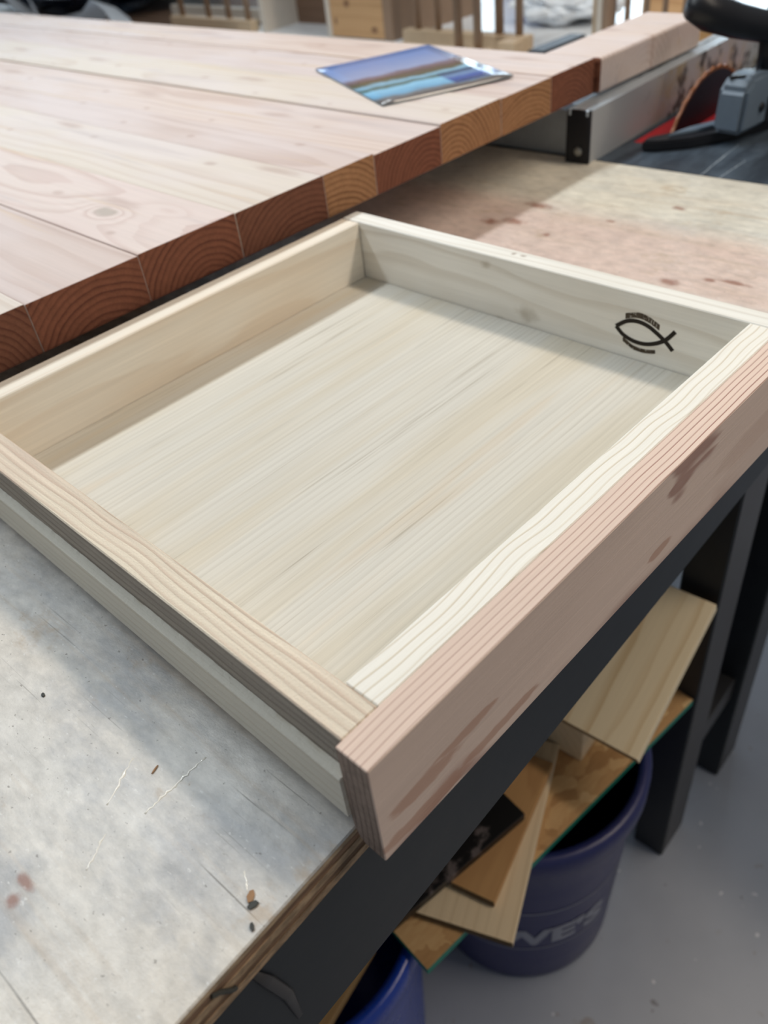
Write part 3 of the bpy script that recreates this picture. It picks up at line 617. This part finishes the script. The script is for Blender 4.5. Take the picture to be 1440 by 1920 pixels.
bm = tube_bm(bmesh.new(), [(0.15, -0.01, 0.045), (0.155, -0.012, 0.08), (0.165, -0.018, 0.104)], [0.012, 0.010, 0.010], 12)
finish('handle_post', bm, M['blackend'], pb, smooth=True)

# ------------------------------------------------------------------ below the bench: buckets, shelf board, offcuts
HB = 0.377
def bucket(name, x, y, mat, label, group):
    t = empty(name, (x, y, -Z0)); tag(t, label, 'bucket', group)
    rb, rt = 0.131, 0.146
    prof = [(0.0, 0.004), (rb-0.004, 0.004), (rb, 0.012)]+[(rb+(rt-rb)*k/6, 0.012+(HB-0.06)*k/6) for k in range(1, 7)]
    inn = [(rt-0.003, HB-0.002)]+[(rb-0.003+(rt-rb)*k/6, 0.012+(HB-0.02)*k/6) for k in range(6, -1, -1)]+[(0.0, 0.010)]
    bm = lathe_bm(bmesh.new(), [(0.0, 0.0), (rb-0.003, 0.0)]+prof[2:]+[(rt+0.001, HB-0.045), (rt, HB-0.002)]+inn, 64)
    bmesh.ops.remove_doubles(bm, verts=bm.verts, dist=1e-6); bmesh.ops.recalc_face_normals(bm, faces=bm.faces)
    finish('body', bm, mat, t, smooth=True)
    bm = lathe_bm(bmesh.new(), [(rt+0.0005, HB-0.040), (0.154, HB-0.040), (0.1565, HB-0.034), (0.1570, HB-0.008), (0.154, HB-0.001), (0.149, HB), (0.1435, HB-0.002), (0.1430, HB-0.02)], 64)
    bmesh.ops.recalc_face_normals(bm, faces=bm.faces)
    finish('rim', bm, mat, t, smooth=True)
    return t
b1_ = bucket('bucket', 0.35, 0.17, M['bucket'], 'dark blue plastic bucket with white lettering standing on the concrete floor', 'blue buckets')
def rad_at(z): return 0.131+0.015*min(1, max(0, (z-0.012)/(HB-0.06)))
def wrap(bm, a0, zmid, off):
    for v in bm.verts:
        z = zmid+v.co.y; a = a0+v.co.x/0.14; r = rad_at(z)+off+v.co.z*0.6
        v.co = Vector((r*math.cos(a), r*math.sin(a), z))
cu = bpy.data.curves.new('lettering', 'FONT'); cu.body = "LOWE'S"; cu.size = 0.058; cu.extrude = 0.0004; cu.offset = 0.0026; cu.space_character = 1.02; cu.align_x = 'LEFT'
to = bpy.data.objects.new('lettering_tmp', cu); COL.objects.link(to); dg = bpy.context.evaluated_depsgraph_get(); me = bpy.data.meshes.new_from_object(to.evaluated_get(dg))
bpy.data.objects.remove(to); bpy.data.curves.remove(cu)
bm = bmesh.new(); bm.from_mesh(me); bpy.data.meshes.remove(me)
for _ in range(2): bmesh.ops.subdivide_edges(bm, edges=[e for e in bm.edges if e.calc_length() > 0.006], cuts=1)
xs = [v.co.x for v in bm.verts]; w = max(xs)-min(xs)
for v in bm.verts: v.co.x = (v.co.x-min(xs))*(0.245/w); v.co.y -= 0.02
wrap(bm, math.radians(-93)-0.245/0.14, 0.150, 0.0007)
o = finish('lettering', bm, M['lettering'], b1_); o['label'] = "white lettering LOWE'S"
bm = bmesh.new()
def band(bm, z0, z1, a0, a1, off=0.0006):
    N = 40; rows = [[bm.verts.new(((rad_at(z)+off)*math.cos(a0+(a1-a0)*i/N), (rad_at(z)+off)*math.sin(a0+(a1-a0)*i/N), z)) for i in range(N+1)] for z in (z0, z1)]
    for i in range(N): bm.faces.new((rows[0][i], rows[0][i+1], rows[1][i+1], rows[1][i]))
A0, A1 = math.radians(-205), math.radians(-82)
band(bm, 0.222, 0.2245, A0, A1); band(bm, 0.112, 0.1145, A0, A1); band(bm, 0.112, 0.2245, A1-0.02, A1)
finish('label_border', bm, M['lettering'], b1_)
b2_ = bucket('bucket', 0.030, 0.248, M['bucket2'], 'bright blue bucket under the left end of the strand board shelf', 'blue buckets')
# shelf board across the two buckets
zsh = -Z0+HB
sh = empty('shelf_board', (0.079, 0.078, zsh+0.0002), -0.0950); tag(sh, 'strand board with a teal painted edge lying across the two blue buckets', 'board')
bm = bx_bm(bmesh.new(), 0, 0.447, 0, 0.30, 0, 0.011); bm.normal_update()
for f in bm.faces:
    if f.normal.y < -0.9 or f.normal.x < -0.9: f.material_index = 1
bmesh.ops.translate(bm, verts=bm.verts, vec=(-0.2, -0.1, 0)); finish('strand_panel', bm, [M['osb'], M['teal']], sh, (0.2, 0.1, 0))
zt2 = zsh+0.0114
def offcut(name, corner, ang, L, W, z, th, mats, label, cat='offcut', bev=0.0006):
    bm = bx_bm(bmesh.new(), -L/2, L/2, -W/2, W/2, 0, th, bev, 1, 0); ca, sa = math.cos(ang), math.sin(ang)
    x = corner[0]+ca*L/2-sa*W/2; y = corner[1]+sa*L/2+ca*W/2
    o = finish(name, bm, mats, None, (x, y, z+Z0), ang); tag(o, label, cat); return o
offcut('pine_offcut', (0.149, 0.028), math.atan2(0.085, 0.197), 0.235, 0.102, zt2, 0.0095, [M['thinpine'], M['ply_edge_dark']], 'pale thin pine offcut overhanging the teal edge above the dark blue bucket')
offcut('plywood_offcut', (0.165, 0.063), math.atan2(0.044, 0.163), 0.175, 0.0475, zt2+0.0098, 0.010, [M['plyscrap'], M['ply_edge_dark']], 'orange-brown plywood offcut lying on the pale pine offcut')
offcut('painted_board', (-0.0245, 0.1366), math.atan2(-0.029, 0.183), 0.285, 0.040, zt2+0.0201, 0.012, [M['mottled'], M['mottled']], 'black board mottled with grey paint on top of the orange-brown plywood')
offcut('plank_offcut', (-0.22, 0.077), 0.19, 0.285, 0.05, zsh+0.0004, 0.012, [M['brownwood'], M['ply_edge_dark']], 'narrow brown plank lying on the rim of the bright blue bucket')
# long board propped on a block
A = Vector((0.3475, 0.0188, -0.490)); B = Vector((0.5165, 0.0315, -0.409))
ex = (B-A).normalized(); ey = Vector((0, 0, 1)).cross(ex).normalized(); ez = ex.cross(ey); Lb = (B-A).length
bm = bx_bm(bmesh.new(), -Lb/2, Lb/2, -0.065, 0.065, -0.017, 0.0, 0.0006, 1, 0)
o = finish('propped_board', bm, [M['offcut'], M['offcut_end']], None); cc = A+ex*Lb/2+ey*0.065
o.matrix_world = Matrix(((ex.x, ey.x, ez.x, cc.x), (ex.y, ey.y, ez.y, cc.y), (ex.z, ey.z, ez.z, cc.z+Z0), (0, 0, 0, 1)))
tag(o, 'yellow pine board propped up on a block beside the black bench leg', 'board')
bm = prism_bm(bmesh.new(), [(0.0, 0.0), (0.115, 0.0), (0.115, 0.1150), (0.0, 0.0630)], 0.06, 'y', 0.0008)
o = finish('support_block', bm, M['thinpine'], None, (0.366, 0.092, Z0+zt2+0.0002), 0.075); tag(o, 'wedge-shaped pine block under the propped yellow board', 'block')

# ------------------------------------------------------------------ background: tables, racks, cabinet
def table(name, x0, x1, y0, y1, z, mat, legmat, label, th=0.03):
    t = empty(name, ((x0+x1)/2, (y0+y1)/2, -Z0)); tag(t, label, 'table'); a, b = (x1-x0)/2, (y1-y0)/2
    box('tabletop', -a, a, -b, b, Z0+z-th, Z0+z, mat, t, 0.003)
    for sx in (-1, 1):
        for sy in (-1, 1): box('leg', sx*(a-0.06)-0.03, sx*(a-0.06)+0.03, sy*(b-0.06)-0.03, sy*(b-0.06)+0.03, 0, Z0+z-th, legmat, t, 0.002)
    return t
table('white_table', 1.34, 2.7, 0.50, 1.98, -0.14, M['white'], M['palewood'], 'white topped table behind the tabletop, carrying the dowel racks')
table('side_table', 1.30, 2.7, 2.02, 4.3, -0.14, M['backdark'], M['dowel'], 'dark wooden table at the far left behind the tabletop')
def rack(name, loc, rows, rail, label, parts=()):
    t = empty(name, (loc[0], loc[1], -0.14)); tag(t, label, 'rack', 'dowel racks in the background')
    for (x0, x1, y0, y1, z0, z1, m) in rail: box('rail', x0-loc[0], x1-loc[0], y0-loc[1], y1-loc[1], z0+0.14, z1+0.14, M[m], t, 0.002)
    for (x0, x1, y0, y1, z0, z1, m) in parts: box('post', x0-loc[0], x1-loc[0], y0-loc[1], y1-loc[1], z0+0.14, z1+0.14, M[m], t, 0.002)
    for (x, y, z0, r) in rows:
        bm = tube_bm(bmesh.new(), [(0, 0, 0), (0, 0, 0.40+(-0.14-z0))], r, 10); finish('dowel', bm, M['dowel'], t, (x-loc[0], y-loc[1], z0+0.14), smooth=True)
    return t
rack('dowel_rack', (1.5, 1.15), [(1.50, 1.30, -0.112, .0075), (1.50, 1.238, -0.112, .0075), (1.50, 1.065, -0.112, .010), (1.50, 1.012, -0.112, .0085), (1.425, 1.118, -0.127, .0095), (1.425, 1.065, -0.127, .009)],
     [(1.485, 1.515, 0.985, 1.34, -0.14, -0.109, 'rail'), (1.405, 1.445, 1.04, 1.30, -0.14, -0.124, 'rail'), (1.445, 1.485, 0.985, 1.03, -0.14, -0.112, 'rail'), (1.405, 1.515, 0.985, 1.34, 0.25, 0.28, 'rail')],
     'dowel rack standing behind the leaflet, beside the pine cabinet')
rack('dowel_rack', (1.5, 0.70), [(1.50, 0.758, -0.115, .006), (1.50, 0.718, -0.115, .0055), (1.50, 0.680, -0.115, .0055), (1.50, 0.640, -0.115, .0055)],
     [(1.485, 1.515, 0.616, 0.80, -0.14, -0.112, 'rail'), (1.485, 1.515, 0.58, 0.84, 0.25, 0.28, 'rail')], 'dowel rack with thick square posts behind the far corner of the tabletop',
     [(1.485, 1.515, 0.805, 0.818, -0.14, 0.25, 'palewood'), (1.487, 1.513, 0.818, 0.828, -0.14, 0.25, 'rail'), (1.485, 1.515, 0.790, 0.805, -0.14, 0.25, 'dowel'), (1.485, 1.515, 0.572, 0.614, -0.14, 0.25, 'plyscrap')])
rack('dowel_rack', (1.5, 2.14), [(1.50, 2.25, -0.115, .0085), (1.50, 2.118, -0.115, .0085), (1.50, 2.022, -0.115, .0085), (1.50, 1.935, -0.115, .0085)],
     [(1.485, 1.515, 1.91, 2.30, -0.14, -0.112, 'rail'), (1.485, 1.515, 1.91, 2.30, 0.25, 0.28, 'rail')], 'dowel rack on the left, between the dark tarp and the pine cabinet')
cab = empty('pine_cabinet', (1.5, 1.63, -0.14)); tag(cab, 'knotty pine cabinet with an open dark bay and pale front edges', 'cabinet')
box('side_panel', 0.0, 0.32, 0.235, 0.253, 0, 0.45, M['palewood'], cab, 0.001)
box('divider', 0.0, 0.32, -0.030, -0.014, 0, 0.45, M['palewood'], cab, 0.001)
box('shade_back_panel', 0.12, 0.135, -0.014, 0.235, 0, 0.45, M['backdark'], cab, 0.0)  # pine back coloured darker, as the shade inside the recessed bay
box('door', 0.002, 0.02, -0.215, -0.030, 0.002, 0.45, M['backpine'], cab, 0.001)
box('side_panel', 0.0, 0.32, -0.245, -0.216, 0, 0.45, M['dowel'], cab, 0.001)
box('top_panel', 0.0, 0.32, -0.245, 0.253, 0.45, 0.468, M['backpine'], cab, 0.001)
tag(box('pine_plank', 1.86, 1.89, 0.72, 0.93, -0.14, 0.10, M['backpine'], None, 0.002), 'upright honey pine plank seen through the right dowel rack', 'plank')
tag(box('marker_stick', 1.36, 1.368, 0.543, 0.552, -0.14, 0.02, [M['white']], None, 0.001), 'thin white stick with blue tape behind the short lumber piece', 'stick')
ms = bpy.data.objects['marker_stick']; box('tape_band', -0.0045, 0.0045, -0.005, 0.005, 0.035, 0.075, M['bluetape'], ms, 0.0)
tag(box('black_rail', 1.35, 1.50, 0.845, 0.885, -0.139, -0.100, M['blackend'], None, 0.003), 'low black metal rail on the white table behind the lumber corner', 'rail')
tag(box('leaning_plank', 1.60, 1.62, 1.96, 2.46, -0.139, -0.108, M['palewood'], None, 0.001), 'low pale plank on edge behind the left dowel rack', 'plank')
def crumple(name, c, r, mat, label, cat, amp=0.35, seed=1, sub=4):
    rnd = random.Random(seed); bm = bmesh.new(); bmesh.ops.create_icosphere(bm, subdivisions=sub, radius=1.0)
    from mathutils import noise as mn
    for v in bm.verts:
        k = 1+amp*mn.noise(v.co*2.2+Vector((seed*3.1, 0, 0)))+amp*0.5*mn.noise(v.co*5.5+Vector((0, seed, 0)))
        v.co = Vector((v.co.x*k*r[0], v.co.y*k*r[1], max(-0.999, v.co.z*k)*r[2]+r[2]))
    o = finish(name, bm, mat, None, (c[0], c[1], c[2]+Z0)); return tag(o, label, cat)
crumple('plastic_bag', (1.80, 1.09, -0.14), (0.10, 0.13, 0.035), M['film'], 'crumpled clear plastic bag lying on the white table', 'bag', 0.3, 3)
crumple('tarp_heap', (1.75, 3.10, -0.14), (0.38, 0.62, 0.09), M['navy'], 'dark navy tarp heaped at the far left', 'tarp', 0.3, 5)
crumple('netting_heap', (2.40, 2.35, -0.14), (0.22, 0.22, 0.16), M['tarpgreen'], 'dark green netting heap behind the left dowel rack', 'netting', 0.5, 9)
crumple('blue_bundle', (2.45, 1.62, -0.14), (0.12, 0.16, 0.14), M['bluetape'], 'blue bundle at the back of the white table', 'bundle', 0.3, 11)
def strip(name, pts, w, label):
    bm = bmesh.new(); pts = [Vector(p) for p in pts]; rows = []
    for i, p in enumerate(pts):
        t = (pts[min(i+1, len(pts)-1)]-pts[max(i-1, 0)]).normalized(); s = t.cross(Vector((0.5, 0.2, 1))).normalized()*w/2
        j = Vector((0, 0, random.uniform(-1, 1)*0.006)); rows.append([bm.verts.new(p+s*k+j*(1 if k else -1)) for k in (-1, -0.4, 0.4, 1)])
    for a, b in zip(rows, rows[1:]):
        for k in range(3): bm.faces.new((a[k], a[k+1], b[k+1], b[k]))
    bmesh.ops.solidify(bm, geom=bm.faces[:], thickness=0.002); bmesh.ops.recalc_face_normals(bm, faces=bm.faces)
    o = finish(name, bm, M['film'], None, (0, 0, Z0)); tag(o, label, 'film strip', 'clear film strips on the tarp'); return o
strip('film_strip', [(1.36, 2.36, -0.115), (1.38, 2.42, -0.09), (1.40, 2.52, -0.075), (1.40, 2.60, -0.10), (1.38, 2.68, -0.12), (1.36, 2.76, -0.125)], 0.08, 'bent clear film strip at the right end of the navy tarp')
strip('film_strip', [(1.36, 2.95, -0.115), (1.38, 3.08, -0.06), (1.38, 3.2, -0.02), (1.38, 3.35, 0.0)], 0.10, 'clear film strip at the extreme top left on the tarp')
strip('film_strip', [(1.33, 2.83, -0.12), (1.335, 2.86, -0.07), (1.335, 2.88, -0.04)], 0.04, 'short upright curl of clear film before the tarp')
bpy.context.view_layer.update()
